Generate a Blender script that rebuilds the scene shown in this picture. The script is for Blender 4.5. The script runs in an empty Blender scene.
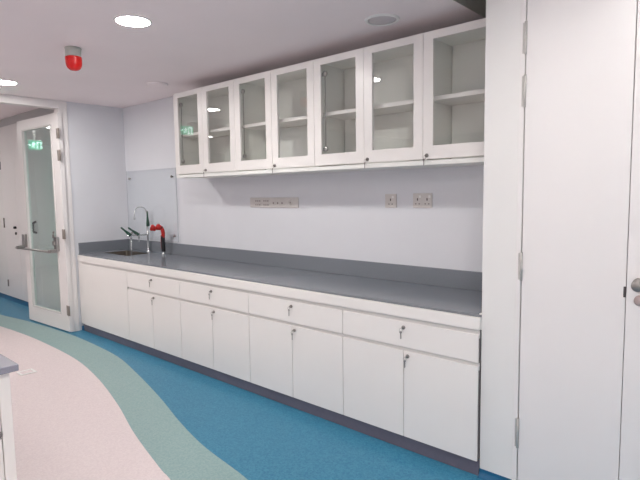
import bpy, bmesh, math, random
import numpy as np
from mathutils import Vector, Matrix
random.seed(4)
SC = bpy.context.scene
COL = SC.collection
PI = math.pi

# ------------------------------------------------------------------ materials
def lin(c):
    r = []
    for v in c:
        v = v / 255.0
        r.append(v / 12.92 if v <= 0.04045 else ((v + 0.055) / 1.055) ** 2.4)
    return (r[0], r[1], r[2], 1.0)

def mat(name, rgb, rough=0.5, metal=0.0, noise=0.0, nscale=60.0, bump=0.0, bscale=200.0, coat=0.0, spec=0.5):
    m = bpy.data.materials.new(name); m.use_nodes = True
    nt = m.node_tree; b = nt.nodes['Principled BSDF']
    b.inputs['Base Color'].default_value = lin(rgb)
    b.inputs['Roughness'].default_value = rough
    b.inputs['Metallic'].default_value = metal
    b.inputs['Specular IOR Level'].default_value = spec
    b.inputs['Coat Weight'].default_value = coat
    b.inputs['Coat Roughness'].default_value = 0.1
    tc = nt.nodes.new('ShaderNodeTexCoord')
    if noise > 0:
        n = nt.nodes.new('ShaderNodeTexNoise'); n.inputs['Scale'].default_value = nscale; n.inputs['Detail'].default_value = 4
        nt.links.new(tc.outputs['Object'], n.inputs['Vector'])
        rp = nt.nodes.new('ShaderNodeValToRGB')
        c = lin(rgb)
        rp.color_ramp.elements[0].position = 0.3; rp.color_ramp.elements[1].position = 0.7
        rp.color_ramp.elements[0].color = tuple(x * (1 - noise) for x in c[:3]) + (1,)
        rp.color_ramp.elements[1].color = tuple(min(1, x * (1 + noise)) for x in c[:3]) + (1,)
        nt.links.new(n.outputs['Fac'], rp.inputs['Fac'])
        nt.links.new(rp.outputs['Color'], b.inputs['Base Color'])
    if bump > 0:
        n2 = nt.nodes.new('ShaderNodeTexNoise'); n2.inputs['Scale'].default_value = bscale; n2.inputs['Detail'].default_value = 3
        nt.links.new(tc.outputs['Object'], n2.inputs['Vector'])
        bp = nt.nodes.new('ShaderNodeBump'); bp.inputs['Strength'].default_value = bump; bp.inputs['Distance'].default_value = 0.002
        nt.links.new(n2.outputs['Fac'], bp.inputs['Height'])
        nt.links.new(bp.outputs['Normal'], b.inputs['Normal'])
    return m

def emit(name, rgb, strength):
    m = bpy.data.materials.new(name); m.use_nodes = True
    nt = m.node_tree; nt.nodes.clear()
    o = nt.nodes.new('ShaderNodeOutputMaterial'); e = nt.nodes.new('ShaderNodeEmission')
    e.inputs['Color'].default_value = lin(rgb); e.inputs['Strength'].default_value = strength
    nt.links.new(e.outputs[0], o.inputs[0])
    return m

def glass(name, tint, ior=1.5, extra=0.0):
    m = bpy.data.materials.new(name); m.use_nodes = True
    nt = m.node_tree; nt.nodes.clear()
    o = nt.nodes.new('ShaderNodeOutputMaterial')
    t = nt.nodes.new('ShaderNodeBsdfTransparent'); t.inputs['Color'].default_value = tint + (1,)
    g = nt.nodes.new('ShaderNodeBsdfGlossy'); g.inputs['Roughness'].default_value = 0.0
    f = nt.nodes.new('ShaderNodeFresnel'); f.inputs['IOR'].default_value = ior
    # the same reflectance from both sides of the thin pane
    geo = nt.nodes.new('ShaderNodeNewGeometry')
    mx = nt.nodes.new('ShaderNodeMixShader')
    inv = nt.nodes.new('ShaderNodeMath'); inv.operation = 'MULTIPLY_ADD'
    nt.links.new(geo.outputs['Backfacing'], inv.inputs[0]); inv.inputs[1].default_value = (1.0 / ior) - ior; inv.inputs[2].default_value = ior
    sq = nt.nodes.new('ShaderNodeMath'); sq.operation = 'ADD'; sq.inputs[1].default_value = extra
    nt.links.new(inv.outputs[0], f.inputs['IOR'])
    nt.links.new(f.outputs[0], sq.inputs[0])
    nt.links.new(sq.outputs[0], mx.inputs['Fac'])
    nt.links.new(t.outputs[0], mx.inputs[1]); nt.links.new(g.outputs[0], mx.inputs[2])
    nt.links.new(mx.outputs[0], o.inputs[0])
    return m

def floor_mat(name, rgb, rgb2, amt=0.5, rough=0.38):
    """sheet vinyl with fine chips"""
    m = bpy.data.materials.new(name); m.use_nodes = True
    nt = m.node_tree; b = nt.nodes['Principled BSDF']; b.inputs['Roughness'].default_value = rough
    b.inputs['Specular IOR Level'].default_value = 0.35
    tc = nt.nodes.new('ShaderNodeTexCoord')
    v = nt.nodes.new('ShaderNodeTexVoronoi'); v.inputs['Scale'].default_value = 110
    nt.links.new(tc.outputs['Object'], v.inputs['Vector'])
    sep = nt.nodes.new('ShaderNodeSeparateColor'); nt.links.new(v.outputs['Color'], sep.inputs[0])
    mul = nt.nodes.new('ShaderNodeMath'); mul.operation = 'MULTIPLY'; mul.inputs[1].default_value = amt
    nt.links.new(sep.outputs[0], mul.inputs[0])
    mx = nt.nodes.new('ShaderNodeMix'); mx.data_type = 'RGBA'
    mx.inputs['A'].default_value = lin(rgb); mx.inputs['B'].default_value = lin(rgb2)
    nt.links.new(mul.outputs[0], mx.inputs['Factor'])
    nt.links.new(mx.outputs['Result'], b.inputs['Base Color'])
    return m

M = {}
M['wall'] = mat('wall_paint', (214, 216, 221), 0.6, noise=0.015, nscale=3, bump=0.06, bscale=300)
M['wall_right'] = mat('wall_panel_paint', (226, 225, 223), 0.45, noise=0.01, nscale=3)
M['ceiling'] = mat('ceiling_paint', (240, 231, 232), 0.8, noise=0.015, nscale=2)
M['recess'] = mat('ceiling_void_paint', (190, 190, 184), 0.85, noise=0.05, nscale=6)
M['pink'] = floor_mat('pink_vinyl', (222, 210, 210), (206, 192, 194), 0.6)
M['teal'] = floor_mat('pale_teal_vinyl', (132, 161, 161), (157, 179, 176), 0.6)
M['blue'] = floor_mat('blue_vinyl', (44, 113, 147), (80, 148, 172), 0.6)
M['cove'] = mat('blue_cove_vinyl', (24, 92, 130), 0.4, noise=0.1, nscale=120)
M['door'] = mat('door_laminate', (228, 225, 224), 0.35, noise=0.008, nscale=4)
M['cab'] = mat('cabinet_laminate', (232, 229, 226), 0.32, noise=0.006, nscale=5)
M['cabin'] = mat('cabinet_interior', (230, 231, 227), 0.5, noise=0.01, nscale=5)
M['gap'] = mat('shadow_gap', (120, 116, 116), 0.7, noise=0.05, nscale=30)
M['bevel'] = mat('channel_edge', (212, 210, 208), 0.4, noise=0.01, nscale=10)
M['top'] = mat('grey_solid_surface', (120, 125, 132), 0.2, noise=0.04, nscale=180, spec=0.6)
M['islandtop'] = mat('island_grey_sheen', (146, 146, 158), 0.22, noise=0.04, nscale=180)  # worktop grey made lighter, with the sheen of grazing reflection in the colour
M['plinth'] = mat('plinth_laminate', (98, 94, 107), 0.4, noise=0.04, nscale=40)
M['steel'] = mat('brushed_steel', (170, 168, 166), 0.35, 1.0, noise=0.05, nscale=80)
M['dsteel'] = mat('dull_steel', (146, 141, 138), 0.45, 0.6, noise=0.05, nscale=80)
M['hinge'] = mat('satin_hinge', (156, 148, 142), 0.5, 0.5, noise=0.04)
M['clhinge'] = mat('pale_hinge', (190, 188, 184), 0.45, 0.5, noise=0.04)
M['sink'] = mat('sink_steel', (88, 82, 75), 0.45, 0.6, noise=0.06, nscale=60)
M['chrome'] = mat('white_chrome', (214, 218, 220), 0.18, 0.7, noise=0.02, nscale=50)
M['green'] = mat('green_plastic', (8, 62, 48), 0.35, noise=0.05, nscale=50)
M['red'] = mat('red_plastic', (176, 26, 22), 0.35, noise=0.05, nscale=50)
M['black'] = mat('black_rubber', (28, 26, 30), 0.5, noise=0.1, nscale=50)
M['plate'] = mat('socket_plate', (204, 200, 197), 0.4, noise=0.02, nscale=50)
M['plated'] = mat('socket_slot', (140, 130, 128), 0.5, noise=0.05, nscale=50)
M['pinhole'] = mat('pin_hole_dark', (70,62,62), 0.7, noise=0.05)
M['white'] = mat('white_plastic', (232, 232, 230), 0.4, noise=0.01, nscale=40)
M['greyp'] = mat('grey_mesh', (196, 192, 194), 0.6, noise=0.2, nscale=500)
M['bgrey'] = mat('beacon_base_grey', (176, 178, 172), 0.45, noise=0.03, nscale=60)
M['lamp'] = emit('lamp_diffuser', (255, 251, 246), 270.0)
M['lamp_dim'] = emit('lamp_diffuser_dim', (255, 251, 246), 150.0)  # weaker lamp, mostly on the added unseen room downlights
M['glass'] = glass('clear_glass', (0.975, 0.98, 0.975), 1.5, 0.0)
M['gglass'] = glass('green_tinged_glass', (0.87, 0.955, 0.94), 1.5, 0.03)
M['acrylic'] = glass('acrylic_sheet', (0.965, 0.975, 0.98), 1.3)
M['sign_green'] = emit('sign_green', (40, 180, 140), 3.2)
M['sign_white'] = emit('sign_white', (215, 255, 240), 8.0)
def red_lens():
    m = bpy.data.materials.new('red_lens'); m.use_nodes = True
    b = m.node_tree.nodes['Principled BSDF']
    b.inputs['Base Color'].default_value = lin((214, 22, 18)); b.inputs['Roughness'].default_value = 0.15
    b.inputs['Subsurface Weight'].default_value = 0.3
    b.inputs['Subsurface Radius'].default_value = (0.03, 0.004, 0.004)
    nt = m.node_tree
    tc = nt.nodes.new('ShaderNodeTexCoord'); w = nt.nodes.new('ShaderNodeTexWave'); w.bands_direction = 'Z'; w.inputs['Scale'].default_value = 40
    nt.links.new(tc.outputs['Object'], w.inputs['Vector'])
    bp = nt.nodes.new('ShaderNodeBump'); bp.inputs['Strength'].default_value = 0.15; bp.inputs['Distance'].default_value = 0.002
    nt.links.new(w.outputs['Fac'], bp.inputs['Height']); nt.links.new(bp.outputs['Normal'], b.inputs['Normal'])
    return m
M['lens'] = red_lens()

# ------------------------------------------------------------------ mesh helpers
def nb(): return bmesh.new()

def box(bm, x0, x1, y0, y1, z0, z1, bev=0.0, mi=0):
    if x1 < x0: x0, x1 = x1, x0
    if y1 < y0: y0, y1 = y1, y0
    if z1 < z0: z0, z1 = z1, z0
    vs = [bm.verts.new(p) for p in [(x0,y0,z0),(x1,y0,z0),(x1,y1,z0),(x0,y1,z0),(x0,y0,z1),(x1,y0,z1),(x1,y1,z1),(x0,y1,z1)]]
    fs = [bm.faces.new([vs[i] for i in q]) for q in [(0,3,2,1),(4,5,6,7),(0,1,5,4),(1,2,6,5),(2,3,7,6),(3,0,4,7)]]
    for f in fs: f.material_index = mi
    if bev > 0:
        es = list({e for f in fs for e in f.edges})
        bmesh.ops.bevel(bm, geom=es, offset=bev, segments=2, profile=0.5, affect='EDGES')
    return bm

def lathe(bm, prof, c, axis='z', n=32, smooth=True, mi=0):
    """prof: list of (r, h) along the axis"""
    ax = Vector(axis) if not isinstance(axis, str) else {'x': Vector((1,0,0)), 'y': Vector((0,1,0)), 'z': Vector((0,0,1))}[axis]
    ax = ax.normalized()
    a = ax.orthogonal().normalized(); b = ax.cross(a)
    c = Vector(c); rings = []
    for r, h in prof:
        if r < 1e-6: rings.append([bm.verts.new(c + ax*h)])
        else: rings.append([bm.verts.new(c + ax*h + a*(r*math.cos(2*PI*k/n)) + b*(r*math.sin(2*PI*k/n))) for k in range(n)])
    for r0, r1 in zip(rings, rings[1:]):
        for k in range(n):
            k2 = (k+1) % n
            if len(r0) == 1 and len(r1) == 1: continue
            if len(r0) == 1: f = bm.faces.new([r0[0], r1[k2], r1[k]])
            elif len(r1) == 1: f = bm.faces.new([r0[k], r0[k2], r1[0]])
            else: f = bm.faces.new([r0[k], r0[k2], r1[k2], r1[k]])
            f.smooth = smooth; f.material_index = mi
    return bm

def cyl(bm, p0, p1, r, n=20, r1=None):
    p0 = Vector(p0); p1 = Vector(p1); L = (p1-p0).length; r1 = r if r1 is None else r1
    e = min(r*0.15, 0.001)
    return lathe(bm, [(0,0),(r-e,0),(r,e),(r1,L-e),(r1-e,L),(0,L)], p0, p1-p0, n)

def tube(bm, pts, r, n=12, closed=False):
    """round tube along a polyline; r may be a list"""
    pts = [Vector(p) for p in pts]; m = len(pts)
    rs = r if isinstance(r, (list, tuple)) else [r]*m
    rings = []; prev = None
    for i, p in enumerate(pts):
        if closed: t = pts[(i+1) % m] - pts[i-1]
        else: t = pts[min(i+1, m-1)] - pts[max(i-1, 0)]
        t.normalize()
        a = t.orthogonal().normalized() if prev is None else (prev - t*prev.dot(t)).normalized()
        prev = a; b = t.cross(a)
        rings.append([bm.verts.new(p + a*(rs[i]*math.cos(2*PI*k/n)) + b*(rs[i]*math.sin(2*PI*k/n))) for k in range(n)])
    seq = list(zip(rings, rings[1:]))
    if closed: seq.append((rings[-1], rings[0]))
    for r0, r1 in seq:
        for k in range(n):
            f = bm.faces.new([r0[k], r0[(k+1)%n], r1[(k+1)%n], r1[k]]); f.smooth = True
    if not closed:
        bm.faces.new(rings[0][::-1]); bm.faces.new(rings[-1])
    return bm

def smooth_path(pts, k=8):
    P = [Vector(p) for p in pts]; P = [2*P[0]-P[1]] + P + [2*P[-1]-P[-2]]
    out = []
    for i in range(1, len(P)-2):
        for j in range(k):
            t = j/k
            out.append(0.5*((2*P[i]) + (P[i+1]-P[i-1])*t + (2*P[i-1]-5*P[i]+4*P[i+1]-P[i+2])*t*t + (-P[i-1]+3*P[i]-3*P[i+1]+P[i+2])*t**3))
    out.append(P[-2]); return out

def frame_bm(bm, x0, x1, y0, y1, z0, z1, l, r, b, t, bev=0.0):
    """a rectangular frame in the xz plane made as one mesh with a rectangular hole"""
    hx0, hx1, hz0, hz1 = x0+l, x1-r, z0+b, z1-t
    O = [(x0,z0),(x1,z0),(x1,z1),(x0,z1)]; I = [(hx0,hz0),(hx1,hz0),(hx1,hz1),(hx0,hz1)]
    def ring(y, c): return [bm.verts.new((p[0], y, p[1])) for p in c]
    of, inf = ring(y0, O), ring(y0, I); ob, ib = ring(y1, O), ring(y1, I)
    for k in range(4):
        j = (k+1) % 4
        bm.faces.new([of[k], of[j], inf[j], inf[k]])
        bm.faces.new([ob[j], ob[k], ib[k], ib[j]])
        bm.faces.new([of[j], of[k], ob[k], ob[j]])
        bm.faces.new([inf[k], inf[j], ib[j], ib[k]])
    if bev: bmesh.ops.bevel(bm, geom=[e for e in bm.edges if e.calc_face_angle(0) > 0.5], offset=bev, segments=2, profile=0.5, affect='EDGES')
    return bm

def obj(name, bm, m, parent=None, kind=None, label=None):
    """world-space mesh -> object whose origin is its root's base"""
    root = parent
    while root is not None and root.parent is not None: root = root.parent
    if root is not None:
        bmesh.ops.transform(bm, matrix=Matrix.Translation(-Vector(root['_o'])), verts=bm.verts)
    bmesh.ops.recalc_face_normals(bm, faces=bm.faces)
    me = bpy.data.meshes.new(name); bm.to_mesh(me); bm.free()
    for mm in (m if isinstance(m, (list, tuple)) else [m]): me.materials.append(mm)
    o = bpy.data.objects.new(name, me); COL.objects.link(o)
    if parent is not None: o.parent = parent
    if kind: o['kind'] = kind
    if label: o['label'] = label
    return o

def thing(name, label, cat, loc, group=None, kind=None):
    o = bpy.data.objects.new(name, None); COL.objects.link(o)
    o.empty_display_size = 0.1
    o.location = loc; o['_o'] = tuple(loc)
    if label: o['label'] = label
    if cat: o['category'] = cat
    if group: o['group'] = group
    if kind: o['kind'] = kind
    return o

def tag(o, label, cat, group=None):
    o['label'] = label; o['category'] = cat
    if group: o['group'] = group
    return o

def dup(root, loc, label):
    r = root.copy(); COL.objects.link(r); r.location = loc; r['label'] = label
    for ch in list(root.children):
        c = ch.copy(); COL.objects.link(c); c.parent = r
        for g in list(ch.children):
            d = g.copy(); COL.objects.link(d); d.parent = c
    return r

# ------------------------------------------------------------------ dimensions
XL = -6.018; H = 2.605; XR = -1.158; YW = -0.6265          # left end wall, ceiling, right wall block
XE, YE = 3.0, -6.5; XF = -12.0; HC = 2.69                    # far extents of room and of the space beyond the doorway

# ------------------------------------------------------------------ floor with flowing colours
A = [(-12,-1.36),(-9.5,-1.30),(-8.2,-1.25),(-7.005,-1.19),(-6.618,-1.16),(-5.975,-1.133),(-5.045,-1.155),(-4.35,-1.255),(-3.665,-1.419),(-3.098,-1.589),(-2.576,-1.717),(-2.413,-1.748),(-1.9,-1.88),(-1.3,-2.15),(-0.6,-2.7),(0.2,-3.3),(1.2,-3.7),(3.0,-3.9)]
B = [(-12,-1.12),(-9.5,-1.08),(-8.6,-1.03),(-7.707,-0.978),(-7.02,-0.885),(-6.3,-0.822),(-5.569,-0.809),(-4.756,-0.861),(-4.139,-0.99),(-3.5,-1.154),(-3.026,-1.295),(-2.595,-1.40),(-2.101,-1.471),(-1.5,-1.60),(-0.9,-1.9),(-0.2,-2.4),(0.6,-2.9),(1.6,-3.2),(3.0,-3.3)]
def curve(P, xs):
    q = smooth_path([(a, b, 0) for a, b in P], 14)
    return np.interp(xs, [v.x for v in q], [v.y for v in q])
xs = np.linspace(XF, XE, 420); ya = curve(A, xs); yb = curve(B, xs)
bm = nb(); rows = []
for x, a, b in zip(xs, ya, yb):
    rows.append([bm.verts.new((x, y, 0)) for y in (YE, a, b, 0.0)])
for r0, r1 in zip(rows, rows[1:]):
    for k in range(3):
        f = bm.faces.new([r0[k], r1[k], r1[k+1], r0[k+1]]); f.material_index = k
fl = obj('floor', bm, [M['pink'], M['teal'], M['blue']], kind='structure')

# ------------------------------------------------------------------ ceiling (with the dark void beside the right wall)
VX0, VX1, VY0 = -1.42, XR, -1.15
bm = nb()
T = 0.12
box(bm, XL-0.1, VX0, YE, 0.1, H, H+T)
box(bm, VX0, XE, YE, VY0, H, H+T)
box(bm, VX1, XE, VY0, 0.1, H, H+T)
obj('ceiling', bm, M['ceiling'], kind='structure')
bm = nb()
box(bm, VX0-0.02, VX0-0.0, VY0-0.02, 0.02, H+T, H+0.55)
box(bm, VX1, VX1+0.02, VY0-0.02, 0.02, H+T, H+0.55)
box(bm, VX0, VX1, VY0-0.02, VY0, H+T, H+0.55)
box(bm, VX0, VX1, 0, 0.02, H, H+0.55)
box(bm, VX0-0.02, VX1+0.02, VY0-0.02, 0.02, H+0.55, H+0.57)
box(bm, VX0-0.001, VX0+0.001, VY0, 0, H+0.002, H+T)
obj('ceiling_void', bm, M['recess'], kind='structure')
bm = nb(); box(bm, XF, XL-0.1, YE, 0.1, HC, HC+0.1)
obj('ceiling_corridor', bm, M['ceiling'], kind='structure')

# ------------------------------------------------------------------ walls
bm = nb(); box(bm, XL-0.1, XR+0.1, 0, 0.12, 0, H); obj('wall_back', bm, M['wall'], kind='structure')
DY0, DY1, DZ = -0.76, -2.62, 2.52                            # doorway in the left end wall
bm = nb()
box(bm, XL-0.1, XL, DY0+0.02, 0.0, 0, H)
box(bm, XL-0.1, XL, YE, DY1-0.02, 0, H)
box(bm, XL-0.1, XL, DY1-0.02, DY0+0.02, DZ+0.02, H)
box(bm, XL-0.1, XL-0.08, YE, 0.0, H, HC)
obj('wall_left', bm, M['wall'], kind='structure')
# right wall block, its face flush with the base cabinets; two closet doors are set in it
JX = -0.952; SX = -0.4925; EX = -0.035; DH = 2.56
bm = nb()
box(bm, XR, JX-0.004, YW, 0.1, 0, H+0.0)
box(bm, EX+0.004, XE, YW, 0.1, 0, H)
box(bm, JX-0.004, EX+0.004, YW, 0.1, DH+0.004, H)
box(bm, JX-0.004, EX+0.004, YW+0.05, 0.1, 0, DH+0.004)
obj('wall_right', bm, M['wall_right'], kind='structure')
bm = nb(); box(bm, XE, XE+0.1, YE, YW, 0, H); obj('wall_end', bm, M['wall'], kind='structure')
bm = nb(); box(bm, XF, XE+0.1, YE-0.1, YE, 0, HC); obj('wall_front', bm, M['wall'], kind='structure')
bm = nb(); box(bm, XF-0.1, XF, YE, 0, 0, HC); obj('wall_far', bm, M['wall'], kind='structure')
# corridor wall beyond the doorway
CY = -0.53
bm = nb()
box(bm, XF, XL-0.1, CY, -0.3, 0.0, 2.575)
box(bm, XF, XL-0.1, CY+0.03, -0.3, 2.575, HC)
obj('wall_corridor', bm, M['wall_right'], kind='structure')
bm = nb(); box(bm, XF, XL-0.1, CY+0.018, CY+0.03, 2.58, HC); obj('trim_bulkhead', bm, mat('bulkhead_shade_grey', (190,190,190), 0.6, noise=0.02), kind='structure')  # recessed strip above the corridor wall, its shade put into the grey

# coved blue skirting
def cove(name, x0, x1, y, h, ydir=-1):
    bm = nb(); pr = [(0.0, h), (0.003, h), (0.004, h*0.6), (0.009, h*0.28), (0.018, 0.006), (0.03, 0.001), (0.0, 0.001)]
    r = []
    for x in (x0, x1): r.append([bm.verts.new((x, y + ydir*a, b)) for a, b in pr])
    n = len(pr)
    for k in range(n): bm.faces.new([r[0][k], r[1][k], r[1][(k+1)%n], r[0][(k+1)%n]])
    bm.faces.new(r[0]); bm.faces.new(r[1][::-1])
    return obj(name, bm, M['cove'], kind='structure')
cove('baseboard_right', XR, JX-0.03, YW, 0.043)
cove('baseboard_corridor', XF, XL-0.1, CY, 0.055)
bm = nb(); box(bm, XL, XL+0.05, -0.60, -0.64, 0.0, 0.05, 0.004); obj('baseboard_left', bm, M['cove'], kind='structure')

# door frame in the left end wall
bm = nb()
box(bm, XL-0.11, XL+0.010, DY0, -0.668, 0, H-0.001, 0.003)
box(bm, XL-0.11, XL+0.010, DY1, DY1-0.10, 0, H-0.001, 0.003)
box(bm, XL-0.11, XL+0.010, DY1, DY0, DZ, H-0.001, 0.003)
obj('trim_doorframe', bm, M['door'], kind='structure')
# closet door jamb strip
bm = nb()
box(bm, JX-0.028, JX-0.004, YW-0.006, YW, 0.0, DH+0.03, 0.002)
box(bm, JX-0.004, EX+0.028, YW-0.006, YW, DH+0.004, DH+0.03, 0.002)
box(bm, EX+0.004, EX+0.028, YW-0.006, YW, 0.0, DH+0.03, 0.002)
obj('trim_closetframe', bm, M['door'], kind='structure')

# ------------------------------------------------------------------ glazed door (open leaf of the double door)
hx, hy = -5.985, -0.785
ang = math.atan2(-0.06, -1.07)                               # direction hinge -> free edge
dr = thing('door_1', None, None, (hx, hy, 0), kind='structure')
LW, LT, LZ0, LZ1 = 1.06, 0.044, 0.012, 2.47
def L2W(bm):  # leaf space: s along the leaf, t towards the room side, z up
    d = Vector((math.cos(ang), math.sin(ang), 0)); n = Vector((math.sin(ang)*-1, math.cos(ang), 0))
    if n.y > 0: n = -n
    for v in bm.verts:
        s, t, z = v.co; v.co = Vector((hx, hy, 0)) + d*s + n*t + Vector((0,0,z))
    return bm
bm = frame_bm(nb(), 0.0, LW, -LT, 0.0, LZ0, LZ1, 0.185, 0.145, 0.195, 0.125, 0.003)
lf = obj('leaf_frame', L2W(bm), M['door'], dr)
bm = box(nb(), 0.18, LW-0.14, -0.026, -0.018, LZ0+0.19, LZ1-0.12); obj('glass_pane', L2W(bm), M['gglass'], dr)
bm = frame_bm(nb(), 0.172, LW-0.132, 0.0, 0.006, LZ0+0.182, LZ1-0.112, 0.015, 0.015, 0.015, 0.015)
obj('glazing_bead', L2W(bm), M['bevel'], dr)
for z0, z1 in ((2.19,2.30),(1.945,2.065),(1.075,1.185),(0.20,0.315)):
    bm = nb(); box(bm, -0.028, 0.048, 0.0, 0.004, z0, z1, 0.001)
    cyl(bm, (-0.004, 0.008, z0), (-0.004, 0.008, z1), 0.007, 12)
    obj('hinge', L2W(bm), M['hinge'], dr)
pb = nb()
for s in (0.13, LW-0.085):
    box(pb, s, s+0.07, 0.0, 0.035, 0.935, 1.095, 0.006)
    box(pb, s+0.012, s+0.058, 0.02, 0.113, 0.915, 0.955, 0.005)
    if s < 0.5: box(pb, s+0.02, s+0.05, 0.03, 0.06, 1.0, 1.05, 0.004)
cyl(pb, (0.11, 0.10, 0.93), (LW+0.0, 0.10, 0.93), 0.0125, 16)
obj('push_bar', L2W(pb), M['steel'], dr)
bm = nb(); cyl(bm, (0.25,0.0,1.14), (0.25,0.012,1.14), 0.014, 16); box(bm, 0.242,0.258,0.0,0.02,1.075,1.12,0.003)
obj('lock', L2W(bm), M['dsteel'], dr)  # small steel piece standing in for the push bar's reflection in the pane

# ------------------------------------------------------------------ closet doors in the right wall
def closet(name, x0, x1, hinges, knob):
    d = thing(name, None, None, ((x0+x1)/2, YW, 0), kind='structure')
    bm = box(nb(), x0+0.0015, x1-0.0015, YW-0.004, YW+0.038, 0.012, DH, 0.0015); obj('leaf', bm, M['door'], d)
    if hinges:
        for z0, z1 in ((2.20,2.35),(1.95,2.10),(1.10,1.24),(0.23,0.385)):
            bm = nb(); cyl(bm, (x0-0.001, YW-0.008, z0), (x0-0.001, YW-0.008, z1), 0.0065, 14)
            for zz in (z0, z0+(z1-z0)*0.33, z0+(z1-z0)*0.66, z1): lathe(bm, [(0.0068,-0.001),(0.0078,0),(0.0068,0.001)], (x0-0.001, YW-0.008, zz), 'z', 14)
            box(bm, x0-0.016, x0-0.004, YW-0.0075, YW-0.0055, z0+0.003, z1-0.003)
            obj('hinge', bm, M['clhinge'], d)
    if knob:
        kx = x0 + 0.052
        bm = lathe(nb(), [(0.0,0),(0.030,0),(0.030,0.006),(0.024,0.009),(0.012,0.010),(0.011,0.03),(0.022,0.036),(0.026,0.045),(0.022,0.054),(0.0,0.057)], (kx, YW-0.004, 1.132), 'y', 32)
        for v in bm.verts: v.co.y = 2*(YW-0.004) - v.co.y
        obj('knob', bm, M['dsteel'], d)
        bm = lathe(nb(), [(0.0,0),(0.024,0),(0.024,-0.006),(0.020,-0.009),(0.0,-0.009)], (kx+0.004, YW-0.004, 1.062), 'y', 32)
        box(bm, kx+0.002, kx+0.006, YW-0.0145, YW-0.013, 1.055, 1.068)
        obj('escutcheon', bm, mat('warm_satin_metal', (186,168,164), 0.4, 0.6, noise=0.03), d)
        bm = box(nb(), x0-0.010, x0+0.0, YW-0.0065, YW-0.003, 1.070, 1.118, 0.001); obj('latch_plate', bm, mat('dark_latch', (84,78,80), 0.5, 0.6, noise=0.05), d)
    return d
closet('door_2', JX, SX, True, False)
closet('door_3', SX, EX, False, True)

# corridor closet doors
for i, (x0, x1) in enumerate(((-8.70,-8.13),(-8.13,-7.40),(-7.40,-6.67))):
    d = thing('door_%d' % (4+i), None, None, ((x0+x1)/2, CY, 0), kind='structure')
    obj('leaf', box(nb(), x0+0.002, x1-0.002, CY-0.012, CY-0.0005, 0.06, 2.56, 0.002), M['door'], d)
    hxs = x0 if i == 0 else x1
    if i == 0:
        for z0, z1 in ((2.19,2.36),(1.96,2.08),(1.10,1.245),(0.21,0.31)):
            obj('hinge', cyl(nb(), (x0, CY-0.02, z0), (x0, CY-0.02, z1), 0.009, 12), M['dsteel'], d)
    if i == 1:
        pass
    hh = nb(); ux = {0: x1-0.10, 1: x1-0.07, 2: x0+0.3}[i]
    if i == 0:
        cyl(hh, (ux, CY-0.012, 1.115), (ux, CY-0.045, 1.115), 0.018, 16); cyl(hh, (ux, CY-0.012, 1.03), (ux, CY-0.028, 1.03), 0.02, 16)
        obj('thumb_turn', hh, M['black'], d)
    elif i == 1:
        tube(hh, smooth_path([(ux,CY-0.012,1.22),(ux,CY-0.05,1.20),(ux,CY-0.055,1.15),(ux,CY-0.05,1.09),(ux,CY-0.012,1.07)]), 0.015)
        obj('pull_handle', hh, M['black'], d)
    else:
        hh.free()

# ------------------------------------------------------------------ base cabinets
FB = -0.648; B0 = -5.9175; BL = 1.0299; BW = 0.4655; DB = 0.085
Z_DRT, Z_DRB, Z_DT = 0.787, 0.634, 0.612                     # drawer top / bottom, door top
def lock_and_key(parent, x, z, yf, dx=-0.012, hang=0.05):
    bm = lathe(nb(), [(0,0),(0.0115,0),(0.0115,-0.006),(0.009,-0.009),(0,-0.009)], (x, yf, z), 'y', 20)
    lk = obj('lock', bm, M['dsteel'], parent)
    bm = nb()
    box(bm, x-0.001, x+0.001, yf-0.022, yf-0.008, z-0.005, z+0.005)          # key blade in the lock
    ring = [(x + dx*0.5 + 0.009*math.cos(a), yf-0.021, z-0.013 + 0.012*math.sin(a)) for a in [2*PI*k/16 for k in range(16)]]
    tube(bm, ring, 0.0011, 6, True)
    bx = x + dx
    lathe(bm, [(0,0),(0.0085,0),(0.0085,0.002),(0,0.002)], (bx, yf-0.016, z-0.028), 'y', 16)
    box(bm, bx-0.003, bx+0.003, yf-0.016, yf-0.014, z-0.028-hang*0.8, z-0.03)
    for k in range(3): box(bm, bx+0.003, bx+0.006, yf-0.016, yf-0.014, z-0.045-k*0.009, z-0.041-k*0.009)
    obj('key', bm, M['steel'], parent)

def chamfer_front(bm, x0, x1, yf, yb, z0, z1, ch):
    """slab whose top front edge is a long chamfer (finger pull)"""
    pr = [(yb,z0),(yf,z0),(yf,z1-ch),(yf+0.014,z1),(yb,z1)]
    r = [[bm.verts.new((x, a, b)) for a, b in pr] for x in (x0, x1)]
    n = len(pr)
    for k in range(n): bm.faces.new([r[0][k], r[1][k], r[1][(k+1)%n], r[0][(k+1)%n]])
    bm.faces.new(r[0]); bm.faces.new(r[1][::-1])
    return bm

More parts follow.
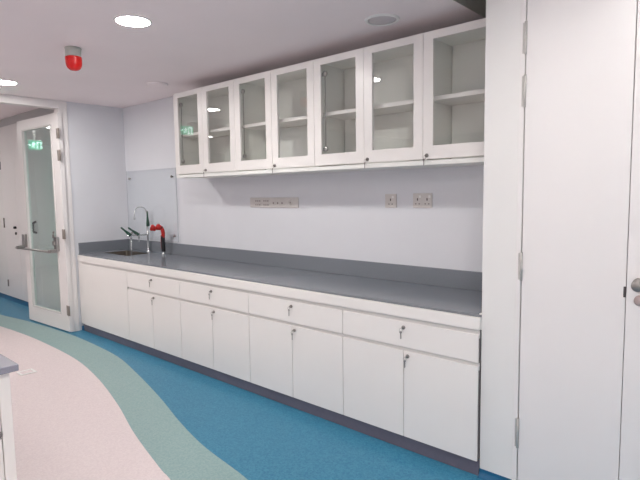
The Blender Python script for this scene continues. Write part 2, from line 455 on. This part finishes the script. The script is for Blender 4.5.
def base_unit(x0):
    x1 = x0 + 2*BW; xm = x0 + BW; g = 0.0022
    t = thing('base_cabinet', '', 'cabinet', (xm, FB, 0), 'two-door base cabinets under the worktop')
    bm = nb()
    for a, b in ((x0, x0+0.018), (x1-0.018, x1)): box(bm, a, b, FB+0.021, -0.02, 0.09, 0.8095)
    box(bm, x0+0.018, x1-0.018, FB+0.021, -0.02, 0.09, 0.108)
    box(bm, x0+0.018, x1-0.018, -0.035, -0.02, 0.108, 0.8095)
    box(bm, x0+0.018, x1-0.018, FB+0.021, FB+0.05, 0.60, 0.65)
    box(bm, x0+0.018, x1-0.018, FB+0.021, FB+0.05, 0.775, 0.8095)
    obj('carcass', bm, M['gap'], t)
    for z0, z1 in ((0.590, 0.6290), (0.765, 0.8065)):
        obj('finger_pull', box(nb(), x0+0.001, x1-0.001, FB+0.011, FB+0.0195, z0, z1), M['bevel'], t)
    bm = box(nb(), x0+g, x1-g, FB, FB+0.0105, Z_DRB, Z_DRT, 0.0012)
    d = obj('drawer', bm, M['cab'], t)
    lock_and_key(d, xm, 0.752, FB)
    for k, (a, b) in enumerate(((x0, xm), (xm, x1))):
        bm = box(nb(), a+g, b-g, FB, FB+0.0105, DB, Z_DT, 0.0012)
        d = obj('door', bm, M['cab'], t)
        if k == 1: lock_and_key(d, a+0.028, 0.583, FB)
    return t
U0 = B0 + BL
bu = base_unit(U0)
names = ['white two-door base cabinet with a drawer, nearest the sink, first right of the blank panel',
         'white two-door base cabinet with a drawer, second to the right from the blank sink panel',
         'white two-door base cabinet with a drawer, second from the right-hand wall end',
         'white two-door base cabinet with a drawer, largest and nearest, beside the right-hand wall']
bu['label'] = names[0]
for k in range(1, 4):
    dup(bu, (U0 + BW + 2*BW*k, FB, 0), names[k])
t = thing('sink_cabinet', 'white blank-fronted base cabinet under the sink, beside the glazed door frame', 'cabinet', ((B0+U0)/2, FB, 0))
bm = nb()
for a, b in ((B0, B0+0.018), (U0-0.018, U0)): box(bm, a, b, FB+0.021, -0.02, 0.09, 0.8095)
box(bm, B0+0.018, U0-0.018, FB+0.021, -0.02, 0.09, 0.108)
box(bm, B0+0.018, U0-0.018, FB+0.021, FB+0.05, 0.775, 0.8095)
obj('carcass', bm, M['gap'], t)
obj('front_panel', box(nb(), B0+0.002, U0-0.0022, FB, FB+0.0105, DB, Z_DRT, 0.0012), M['cab'], t)
obj('finger_pull', box(nb(), B0+0.001, U0-0.001, FB+0.011, FB+0.0195, 0.765, 0.8065), M['bevel'], t)
obj('filler_strip', box(nb(), XL+0.012, B0-0.001, FB+0.005, FB+0.022, 0.086, 0.8095, 0.001), M['cab'], t)
tag(obj('plinth', box(nb(), XL+0.06, XR-0.002, FB+0.011, FB+0.03, 0.002, 0.0835), M['plinth']), 'long dark purple-grey plinth board running along the floor under the base cabinets', 'plinth')

# ------------------------------------------------------------------ worktop
YT = -0.629; ZT = 0.893
wt = thing('worktop', 'long glossy grey worktop with raised upstand and white front edge', 'worktop', ((XL+XR)/2, YT, 0.81))
SX0, SX1, SY0, SY1 = -5.87, -5.33, -0.405, -0.115
bm = nb()
O = [(XL+0.001, YT), (XR-0.001, YT), (XR-0.001, -0.001), (XL+0.001, -0.001)]
I = [(SX0, SY0), (SX1, SY0), (SX1, SY1), (SX0, SY1)]
def rg(c, z): return [bm.verts.new((a, b, z)) for a, b in c]
ot, it, ob_, ib = rg(O, ZT), rg(I, ZT), rg(O, ZT-0.014), rg(I, ZT-0.014)
for k in range(4):
    j = (k+1)%4
    bm.faces.new([ot[k], ot[j], it[j], it[k]]); bm.faces.new([ob_[j], ob_[k], ib[k], ib[j]])
    bm.faces.new([ot[j], ot[k], ob_[k], ob_[j]]); bm.faces.new([it[k], it[j], ib[j], ib[k]])
ed = [e for e in bm.edges if e.calc_face_angle(0) > 0.5 and all(abs(v.co.z-ZT) < 1e-6 for v in e.verts) and all(abs(v.co.y-YT) < 1e-6 for v in e.verts)]
bmesh.ops.bevel(bm, geom=ed, offset=0.008, segments=3, profile=0.5, affect='EDGES')
obj('slab', bm, M['top'], wt)
bm = nb(); UZ = 1.018
box(bm, XL+0.001, XR-0.001, -0.016, -0.001, ZT, UZ, 0.003)
obj('upstand', bm, M['top'], wt)
obj('end_strip', box(nb(), XR-0.014, XR-0.001, YT+0.002, -0.10, ZT+0.0002, ZT+0.004), M['cab'], wt, label='white end strip')
obj('upstand', box(nb(), XL+0.001, XL+0.016, YT+0.004, -0.017, ZT, UZ, 0.003), M['top'], wt)
obj('front_edge', box(nb(), XL+0.014, XR-0.001, FB-0.003, FB+0.022, 0.811, ZT-0.0145, 0.004), M['cab'], wt, label='white laminated front edge')
obj('substrate', box(nb(), XL+0.014, SX0-0.02, FB+0.023, -0.018, 0.811, ZT-0.0145), M['cab'], wt)
obj('substrate', box(nb(), SX1+0.02, XR-0.001, FB+0.023, -0.018, 0.811, ZT-0.0145), M['cab'], wt)

# sink
sk = thing('sink', 'dark recessed steel sink bowl let into the grey worktop in the corner', 'sink', ((SX0+SX1)/2, (SY0+SY1)/2, 0.70))
bm = nb(); e = 0.0015
x0, x1, y0, y1, zt_, zb_ = SX0+e, SX1-e, SY0+e, SY1-e, ZT-0.001, 0.70
def rr_(inset, z, rad=0.03, n=6):
    pts = []
    for cx, cy, a0 in ((x1-rad-inset, y1-rad-inset, 0), (x0+rad+inset, y1-rad-inset, 90), (x0+rad+inset, y0+rad+inset, 180), (x1-rad-inset, y0+rad+inset, 270)):
        for k in range(n+1):
            a = math.radians(a0 + 90*k/n); pts.append((cx+rad*math.cos(a), cy+rad*math.sin(a), z))
    return [bm.verts.new(p) for p in pts]
R = [rr_(-0.0, zt_, 0.004), rr_(0.003, zt_-0.004, 0.02), rr_(0.008, zb_+0.02, 0.03), rr_(0.022, zb_, 0.035)]
R += [rr_(0.022, zb_-0.002, 0.035), rr_(0.006, zb_+0.02, 0.03), rr_(0.0012, zt_-0.004, 0.02)]
n = len(R[0])
for a, b in zip(R[:3], R[1:4]):
    for k in range(n):
        f = bm.faces.new([a[k], a[(k+1)%n], b[(k+1)%n], b[k]]); f.smooth = True
for a, b in zip(R[4:], R[5:]):
    for k in range(n): bm.faces.new([a[k], a[(k+1)%n], b[(k+1)%n], b[k]])
for k in range(n): bm.faces.new([R[0][k], R[0][(k+1)%n], R[6][(k+1)%n], R[6][k]])
bm.faces.new(R[3]); bm.faces.new(R[4][::-1])
obj('bowl', bm, M['sink'], sk)
obj('drain', lathe(nb(), [(0,0.001),(0.02,0.001),(0.022,0.003),(0.035,0.004),(0.038,0.001),(0.038,0.0)], ((x0+x1)/2, (y0+y1)/2, zb_), 'z', 28), M['steel'], sk)

# laboratory tap
TX, TY = -5.475, -0.057
ZT0 = ZT; ZT = ZT + 0.0006
tp = thing('laboratory_tap', 'tall white-chrome laboratory tap with swan neck and green lever handles behind the sink', 'tap', (TX, TY, ZT))
bm = lathe(nb(), [(0,0),(0.028,0),(0.028,0.006),(0.018,0.014),(0.0125,0.03),(0.0115,0.05),(0.0115,0.20),(0.015,0.205),(0.015,0.225),(0.0115,0.23),(0.0105,0.30),(0.014,0.305),(0.014,0.335),(0.009,0.34),(0,0.34)], (TX,TY,ZT), 'z', 24)
obj('pillar', bm, M['chrome'], tp)
bm = tube(nb(), smooth_path([(TX,TY,1.225),(TX,TY,1.30),(TX,TY-0.004,1.36),(TX,TY-0.03,1.405),(TX,TY-0.075,1.418),(TX,TY-0.12,1.41),(TX,TY-0.148,1.38),(TX,TY-0.155,1.34),(TX,TY-0.157,1.30)]), 0.0065, 12)
lathe(bm, [(0,0),(0.006,0),(0.0085,0.008),(0.0085,0.02),(0.0065,0.03),(0,0.03)], (TX,TY-0.157,1.275), 'z', 16)
obj('swan_neck', bm, M['chrome'], tp)
bm = tube(nb(), [(TX,TY,1.10),(TX,TY-0.12,1.10),(TX,TY-0.25,1.10)], 0.0085, 12)
for yy in (-0.17, -0.265):
    cyl(bm, (TX,yy,1.06),(TX,yy,1.125),0.013,16)
obj('branch_arm', bm, M['chrome'], tp)
cyl_ = cyl(nb(), (TX,-0.17,1.02),(TX,-0.17,1.06),0.0065,14, 0.009); obj('nozzle', cyl_, M['chrome'], tp)
cyl_ = cyl(nb(), (TX,-0.27,0.87),(TX,-0.265,1.06),0.0065,14, 0.008); obj('nozzle', cyl_, M['chrome'], tp)
def lever(p, d, L):
    p = Vector(p); d = Vector(d).normalized()
    bm = tube(nb(), [p - d*0.012, p, p + d*0.025, p + d*L*0.6, p + d*(L-0.008), p + d*L], [0.014, 0.021, 0.019, 0.0105, 0.010, 0.005], 14)
    return bm
obj('lever_handle', lever((TX,-0.18,1.105), (-0.1,-0.115,0.12), 0.135), M['green'], tp)
obj('lever_handle', lever((TX,-0.275,1.105), (-0.1,-0.10,0.13), 0.135), M['green'], tp)
obj('lever_handle', lever((TX+0.012,TY,1.205), (-0.01,0.004,0.14), 0.165), M['green'], tp)

# drench hose eyewash
EX_, EY_ = -5.085, -0.10
ew = thing('eyewash_hose', 'red and black emergency eyewash hose standing on the worktop beside the sink tap', 'eyewash', (EX_, EY_, ZT))
obj('base', lathe(nb(), [(0,0),(0.022,0),(0.022,0.006),(0.013,0.012),(0.012,0.04),(0,0.04)], (EX_,EY_,ZT), 'z', 20), M['chrome'], ew)
obj('grip', tube(nb(), smooth_path([(EX_,EY_,0.93),(EX_-0.004,EY_,1.0),(EX_-0.003,EY_,1.07),(EX_,EY_-0.002,1.10)]), 0.022, 16), M['black'], ew)
obj('collar', tube(nb(), smooth_path([(EX_+0.002,EY_,1.085),(EX_+0.006,EY_,1.13),(EX_+0.004,EY_-0.006,1.17),(EX_-0.015,EY_-0.012,1.20)]), [0.0195]*8+[0.021]*8+[0.02]*8+[0.019], 16), M['red'], ew)
bm = tube(nb(), [(EX_-0.02,EY_-0.012,0.96),(EX_-0.022,EY_-0.014,1.06),(EX_-0.012,EY_-0.016,1.11)], 0.004, 10)
obj('trigger', bm, M['red'], ew)
bm = tube(nb(), smooth_path([(EX_+0.012,EY_-0.01,1.19),(EX_-0.03,EY_-0.018,1.188),(EX_-0.07,EY_-0.028,1.186)]), 0.016, 14)
obj('spray_body', bm, M['black'], ew)
for dx, dy, dz in ((-0.022,-0.05,0.012), (-0.082,-0.082,0.002)):
    c = Vector((EX_+dx, EY_+dy+0.02, 1.185+dz)); ax = Vector((-0.5,-0.45,0.25))
    bm = lathe(nb(), [(0,-0.028),(0.024,-0.026),(0.030,-0.005),(0.036,0.012),(0.036,0.024),(0.030,0.030),(0.012,0.032),(0.010,0.024),(0,0.024)], c, ax, 22)
    obj('spray_head', bm, M['red'], ew)

ZT = ZT0
# splash panel
sp = thing('splash_panel', 'clear acrylic splash panel screwed to the back wall behind the tap', 'panel', (-5.46, -0.02, 1.035))
obj('sheet', box(nb(), -5.972, -4.905, -0.024, -0.018, 1.035, 1.842, 0.002), M['acrylic'], sp)
bm = frame_bm(nb(), -5.973, -4.904, -0.0245, -0.0175, 1.034, 1.843, 0.003, 0.007, 0.006, 0.003)
obj('polished_edge', bm, mat('acrylic_edge', (186,190,196), 0.3, noise=0.02), sp)
for x, z in ((-5.905,1.752),(-4.995,1.750),(-4.995,1.097),(-5.905,1.097)):
    obj('screw', lathe(nb(), [(0,0),(0.006,0),(0.006,-0.0175),(0.013,-0.0175),(0.013,-0.026),(0.010,-0.029),(0,-0.029)], (x,-0.0005,z), 'y', 18), M['dsteel'], sp)

# ------------------------------------------------------------------ wall cabinets
SKEW = -0.016
FU = -0.36; U_0 = -4.381; UW = 0.4513; ZB, ZC = 1.747, 2.505
def upper(x0, w, ndoor, label):
    x1 = x0 + w*ndoor if ndoor == 2 else w
    W = x1 - x0
    t = thing('wall_cabinet', label, 'cabinet', ((x0+x1)/2, FU, 1.71), 'glazed wall cabinets above the worktop')
    yb = -0.003; yf = FU+0.021; th = 0.018
    bm = nb()
    box(bm, x0, x0+th, yf, yb, ZB-0.01, ZC); box(bm, x1-th, x1, yf, yb, ZB-0.01, ZC)
    box(bm, x0+th, x1-th, yf, yb, ZC-th, ZC)
    box(bm, x0, x1, FU+0.003, yb, ZB-0.035, ZB-0.008)
    box(bm, x0+th+0.007, x1-th-0.007, -0.034, -0.026, ZB-0.008, ZC-th)
    box(bm, x0+th, x1-th, -0.012, yb, ZB-0.008, ZC-th)
    obj('carcass', bm, M['cabin'], t)
    bm = box(nb(), x0+th, x1-th, -0.300, -0.036, 2.106, 2.132, 0.001); obj('shelf', bm, M['cab'], t)
    ds = [(x0, x0+w), (x0+w, x1)] if ndoor == 2 else [(x0, x1)]
    for k, (a, b) in enumerate(ds):
        bm = frame_bm(nb(), a+0.0015, b-0.0015, FU, FU+0.019, ZB, ZC, 0.066, 0.066, 0.080, 0.046, 0.0015)
        d = obj('door', bm, M['cab'], t)
        bm = box(nb(), a+0.06, b-0.06, FU+0.008, FU+0.012, ZB+0.074, ZC-0.04)
        for v in bm.verts: v.co.y += SKEW*(v.co.x-(a+b)/2)
        obj('glass_pane', bm, M['glass'], d)
        if k == 0 and ndoor == 2:
            for z in (2.398, 1.866):
                bm = nb(); cyl(bm, (a+0.088, FU+0.019, z), (a+0.088, FU+0.033, z), 0.019, 20); box(bm, a+0.02, a+0.088, FU+0.03, FU+0.045, z-0.012, z+0.012, 0.003)
                obj('hinge', bm, M['steel'], d)
            obj('locking_rod', cyl(nb(), (a+0.088, FU+0.026, 1.866), (a+0.088, FU+0.026, 2.398), 0.0035, 10), M['dsteel'], d)
        else:
            lx = a+0.028; z = ZB+0.022
            bm = lathe(nb(), [(0,0),(0.012,0),(0.012,-0.006),(0.009,-0.009),(0,-0.009)], (lx, FU, z), 'y', 20)
            obj('lock', bm, M['dsteel'], d)
            bm = nb(); box(bm, lx-0.001, lx+0.001, FU-0.02, FU-0.008, z-0.005, z+0.005)
            tube(bm, [(lx-0.006+0.008*math.cos(q), FU-0.019, z-0.012+0.011*math.sin(q)) for q in [2*PI*i/14 for i in range(14)]], 0.001, 6, True)
            box(bm, lx-0.014, lx-0.009, FU-0.018, FU-0.016, z-0.06, z-0.022); lathe(bm, [(0,0),(0.007,0),(0.007,0.002),(0,0.002)], (lx-0.012, FU-0.018, z-0.026), 'y', 14)
            obj('key', bm, M['dsteel'], d)
    return t
uc = upper(U_0, UW, 2, 'white two-door glazed wall cabinet at the far left end of the row')
dup(uc, (U_0 + 3*UW, FU, 1.71), 'white two-door glazed wall cabinet in the middle of the row, second from the left end')
dup(uc, (U_0 + 5*UW, FU, 1.71), 'white two-door glazed wall cabinet showing a ceiling lamp reflection, third from the left end')
upper(U_0 + 6*UW, XR-0.002, 1, 'white single-door glazed wall cabinet, largest and nearest, cut off by the right-hand wall')

# ------------------------------------------------------------------ sockets
def socket(x0, x1, z0, z1, label, gangs):
    t = thing('wall_socket', label, 'socket', ((x0+x1)/2, 0, z0))
    obj('faceplate', box(nb(), x0, x1, -0.010, -0.0005, z0, z1, 0.003), M['plate'], t)
    for g in range(gangs):
        a = x0 + (x1-x0)*(g+0.5)/gangs; zc = (z0+z1)/2
        for q in ((a-0.004, a+0.004, zc, zc+0.017), (a-0.019, a-0.009, zc-0.026, zc-0.020), (a+0.009, a+0.019, zc-0.026, zc-0.020)):
            obj('pin_hole', box(nb(), q[0], q[1], -0.0112, -0.009, q[2], q[3]), M['pinhole'], t)
        obj('switch', box(nb(), a-0.008+0.02, a+0.008+0.02, -0.0135, -0.009, zc+0.020, zc+0.036, 0.0015), M['white'], t)
    return t
socket(-2.196, -2.098, 1.433, 1.533, 'small square single wall socket between the outlet strip and the double socket', 1)
socket(-1.958, -1.806, 1.434, 1.536, 'double wall socket with two outlets, nearest the right-hand wall', 2)
t = thing('outlet_strip', 'long beige strip of data outlets and sockets on the back wall', 'outlet strip', (-3.40, 0, 1.42))
x0, x1, z0, z1 = -3.712, -3.092, 1.424, 1.514
obj('faceplate', box(nb(), x0, x1, -0.012, -0.0005, z0, z1, 0.003), M['plate'], t)
for k in range(2):
    for r in range(2):
        a = x0+0.07+k*0.11
        bm = box(nb(), a, a+0.085, -0.0155, -0.011, z0+0.012+r*0.036, z0+0.040+r*0.036, 0.002); p_ = obj('data_module', bm, M['plate'], t)
        bm = nb()
        for q in range(3): box(bm, a+0.008+q*0.026, a+0.024+q*0.026, -0.0162, -0.015, z0+0.018+r*0.036, z0+0.030+r*0.036)
        obj('port', bm, M['plated'], p_)
for k in range(3):
    a = x0+0.30+k*0.055
    bm = box(nb(), a, a+0.04, -0.0155, -0.011, z0+0.014, z1-0.014, 0.002); p_ = obj('data_module', bm, M['plate'], t)
    obj('port', box(nb(), a+0.012, a+0.028, -0.0162, -0.015, z0+0.032, z0+0.048), M['plated'], p_)
a = x0+0.53
obj('round_outlet', lathe(nb(), [(0,0),(0.030,0),(0.030,-0.004),(0.026,-0.005),(0.024,-0.001),(0,-0.001)], (a, -0.0115, (z0+z1)/2), 'y', 28), M['plate'], t)
obj('pin_hole', box(nb(), a-0.004, a+0.004, -0.0145, -0.0115, (z0+z1)/2-0.004, (z0+z1)/2+0.008), M['plated'], t)

# ------------------------------------------------------------------ ceiling fittings
def downlight(x, y, z, label, m='lamp', r=0.096):
    t = thing('downlight', label, 'ceiling light', (x, y, z), 'round recessed ceiling downlights')
    bm = lathe(nb(), [(r, -0.001), (r+0.002, -0.006), (r+0.010, -0.005), (r+0.013, -0.0005), (r, -0.0005)], (x, y, z), 'z', 48)
    obj('trim_ring', bm, M['white'], t)
    bm = lathe(nb(), [(0,-0.004),(r,-0.004),(r,-0.0005),(0,-0.0005)], (x, y, z), 'z', 48, smooth=False)
    obj('diffuser', bm, M[m], t)
    return t
dl = downlight(-2.996, -1.52, H, 'bright round ceiling downlight right of the red beacon')
def dl_copy(x, y, z, label, src=dl):
    return dup(src, (x, y, z), label)
dl_copy(-5.40, -1.478, H, 'bright round ceiling downlight at the left, above the open glazed door')
dl2 = downlight(-5.52, -3.45, H, 'added unseen round ceiling downlight behind the island at the left', 'lamp_dim')  # this and the other unseen room downlights are added for overall brightness
dl_copy(-0.60, -1.52, H, 'added unseen round ceiling downlight in front of the closet doors', dl2)
dl_copy(1.80, -1.52, H, 'added unseen round ceiling downlight far right in the room', dl2)
dl_copy(-0.60, -3.45, H, 'added unseen round ceiling downlight overhead', dl2)
dl_copy(1.80, -3.45, H, 'added unseen round ceiling downlight in the right half of the room', dl2)
dl_copy(-3.00, -5.6, H, 'added unseen round ceiling downlight by the rear wall, middle')  # rear downlights added to brighten the lower walls and cabinet fronts
dl_copy(-0.60, -5.6, H, 'added unseen round ceiling downlight by the rear wall, right of middle')
dl_copy(1.80, -5.6, H, 'added unseen round ceiling downlight in the rear right corner of the room')
dl_copy(-0.60, -4.6, H, 'added unseen round ceiling downlight between the overhead one and the rear wall')
dl_copy(-7.6, -4.4, HC, 'added unseen round ceiling downlight in the corridor, nearest the rear wall')  # added out of view to brighten the corridor beyond the doorway
dl_copy(-8.65, -3.7, HC, 'small round ceiling downlight in the corridor, between the two larger ones', dl2).scale = (0.6, 0.6, 1.0)
dl_copy(-8.94, -2.1, HC, 'round ceiling downlight in the corridor beyond the glazed door')

t = thing('ceiling_beacon', 'red domed warning beacon with grey base hanging from the ceiling', 'beacon', (-3.835, -1.50, H))
cx, cy = -3.835, -1.50
bc = (-3.90, -1.56)
bc = (-3.835, -1.521)
obj('base', lathe(nb(), [(0,0),(0.054,0),(0.056,-0.006),(0.053,-0.012),(0.053,-0.06),(0.050,-0.064),(0,-0.064)], (bc[0], bc[1], H), 'z', 36), M['bgrey'], t)
obj('lens', lathe(nb(), [(0.050,-0.062),(0.055,-0.064),(0.056,-0.075),(0.055,-0.11),(0.051,-0.128),(0.043,-0.143),(0.030,-0.153),(0.014,-0.158),(0,-0.159)], (bc[0], bc[1], H), 'z', 36), M['lens'], t)

t = thing('ceiling_speaker', 'round grey mesh ceiling speaker with white ring above the wall cabinets', 'speaker', (-1.888, -0.485, H))
c = (-1.888, -0.485, H)
obj('grille', lathe(nb(), [(0,-0.010),(0.06,-0.009),(0.088,-0.006),(0.088,-0.0005)], c, 'z', 40), M['greyp'], t)
obj('ring', lathe(nb(), [(0.088,-0.0005),(0.088,-0.008),(0.094,-0.012),(0.104,-0.009),(0.108,-0.0005)], c, 'z', 48), M['white'], t)
t = thing('ceiling_sensor', 'low round pale cover on the ceiling near the far left end of the wall cabinets', 'sensor', (-4.50, -0.45, H))
obj('housing', lathe(nb(), [(0,-0.026),(0.05,-0.026),(0.088,-0.020),(0.100,-0.010),(0.102,-0.0005)], (-4.50,-0.45,H), 'z', 40), M['ceiling'], t)

# exit signs (face the room side; seen as reflections in the glass)
def exit_sign(x, yc, zc, w, h, label, ztop):
    t = thing('exit_sign', label, 'sign', (x, yc, zc-h/2))
    obj('housing', box(nb(), x-0.030, x-0.002, yc-w/2-0.01, yc+w/2+0.01, zc-h/2-0.01, zc+h/2+0.01, 0.004), M['white'], t)
    obj('bracket', box(nb(), x-0.022, x-0.010, yc-0.012, yc+0.012, zc+h/2+0.009, ztop, 0.001), M['white'], t)
    obj('face', box(nb(), x-0.002, x, yc-w/2, yc+w/2, zc-h/2, zc+h/2), M['sign_green'], t)
    bm = nb(); u = h/10
    def R(a0, a1, b0, b1): box(bm, x, x+0.001, yc+a0*u, yc+a1*u, zc+b0*u, zc+b1*u)
    R(-7,-6.2,-3.6,3.6); R(-2.8,-2,-3.6,3.6); R(-7,-2,2.8,3.6)                 # doorway outline
    R(1.2,2.2,2.3,3.3); R(0.6,2.2,-0.4,2.1); R(-0.8,0.6,0.8,1.5); R(2.2,3.4,0.2,0.9); R(0.4,1.2,-3.4,-0.4); R(1.7,3.4,-1.6,-0.9); R(2.9,3.5,-3.4,-0.9)   # running figure
    R(5,7.4,-0.4,0.4); R(4.6,5.4,-1,1)                                          # arrow
    obj('pictogram', bm, M['sign_white'], t)
    return t
exit_sign(-5.985, -1.49, 2.40, 0.20, 0.115, 'green running-figure exit sign hanging over the doorway', 2.52)
exit_sign(-9.0, -1.98, 2.39, 0.20, 0.15, 'green running-figure exit sign hanging in the corridor', HC)

# ------------------------------------------------------------------ island bench in the near left corner
IX, IY = -2.203, -2.520
il = thing('island_bench', 'white island bench with grey worktop cut off at the lower left', 'bench', (IX, IY, 0))
obj('worktop_slab', box(nb(), -4.6, IX, -3.45, IY, 0.872, 0.90, 0.004), M['islandtop'], il, label='grey worktop slab')
bm = nb(); cxr, cyf = -2.222, -2.548
box(bm, -4.58, cxr-0.02, -3.42, cyf, 0.10, 0.8715)
obj('carcass', bm, M['cab'], il)
obj('corner_post', box(nb(), cxr-0.019, cxr, -2.588, cyf, 0.10, 0.8715, 0.002), M['cab'], il)
for k in range(2):
    y1_ = -2.591 - k*0.415; y0_ = y1_ - 0.412
    d = obj('drawer', box(nb(), cxr-0.019, cxr, y0_, y1_, 0.62, 0.86, 0.002), M['cab'], il)
    obj('lock', lathe(nb(), [(0,0),(0.012,0),(0.012,0.008),(0,0.008)], (cxr, y1_-0.01 if k == 0 else (y0_+y1_)/2, 0.60+0.035), 'x', 16), M['dsteel'], d)
    d = obj('door', box(nb(), cxr-0.019, cxr, y0_, y1_, 0.10, 0.612, 0.002), M['cab'], il)
obj('plinth', box(nb(), -4.5, cxr-0.05, -3.38, cyf-0.04, 0.002, 0.0995), M['plinth'], il)

# floor socket box
fx0, fx1, fy0, fy1 = -5.00, -4.875, -1.67, -1.54
t = thing('floor_socket_box', 'small square floor socket box with white rim set in the pink floor', 'floor box', ((fx0+fx1)/2, (fy0+fy1)/2, 0))
bm = nb()
box(bm, fx0, fx1, fy1-0.02, fy1, 0.0008, 0.006, 0.001); box(bm, fx0, fx1, fy0, fy0+0.02, 0.0008, 0.006, 0.001)
box(bm, fx0, fx0+0.02, fy0+0.02, fy1-0.02, 0.0008, 0.006, 0.001); box(bm, fx1-0.02, fx1, fy0+0.02, fy1-0.02, 0.0008, 0.006, 0.001)
obj('rim', bm, M['white'], t)
obj('lid', box(nb(), fx0+0.0205, fx1-0.0205, fy0+0.0205, fy1-0.0205, 0.0006, 0.004), M['pink'], t)

# ------------------------------------------------------------------ camera
f_, yaw, pitch, roll = 518.34, -0.726864, -0.090776, -0.014719
fw = Vector((math.sin(yaw)*math.cos(pitch), math.cos(yaw)*math.cos(pitch), math.sin(pitch)))
r = Vector((math.cos(yaw), -math.sin(yaw), 0)); u = r.cross(fw)
r2 = r*math.cos(roll) + u*math.sin(roll); u2 = -r*math.sin(roll) + u*math.cos(roll)
cd = bpy.data.cameras.new('camera'); co = bpy.data.objects.new('camera', cd); COL.objects.link(co)
mw = Matrix(((r2.x, u2.x, -fw.x, 0), (r2.y, u2.y, -fw.y, -3.21073), (r2.z, u2.z, -fw.z, 1.5499), (0, 0, 0, 1)))
co.matrix_world = mw
cd.sensor_width = 36; cd.lens = f_/640*36; cd.clip_start = 0.02
SC.camera = co

for o in list(bpy.data.objects):
    if '_o' in o: del o['_o']

w = bpy.data.worlds.new('world'); SC.world = w; w.use_nodes = True
w.node_tree.nodes['Background'].inputs[0].default_value = (0.8, 0.85, 0.9, 1); w.node_tree.nodes['Background'].inputs[1].default_value = 0.3
SC.view_settings.view_transform = 'Standard'; SC.view_settings.look = 'None'
SC.view_settings.exposure = -0.1; SC.view_settings.gamma = 1.0; SC.view_settings.use_curve_mapping = False
SC.cycles.max_bounces = 12; SC.cycles.diffuse_bounces = 8; SC.cycles.transparent_max_bounces = 16
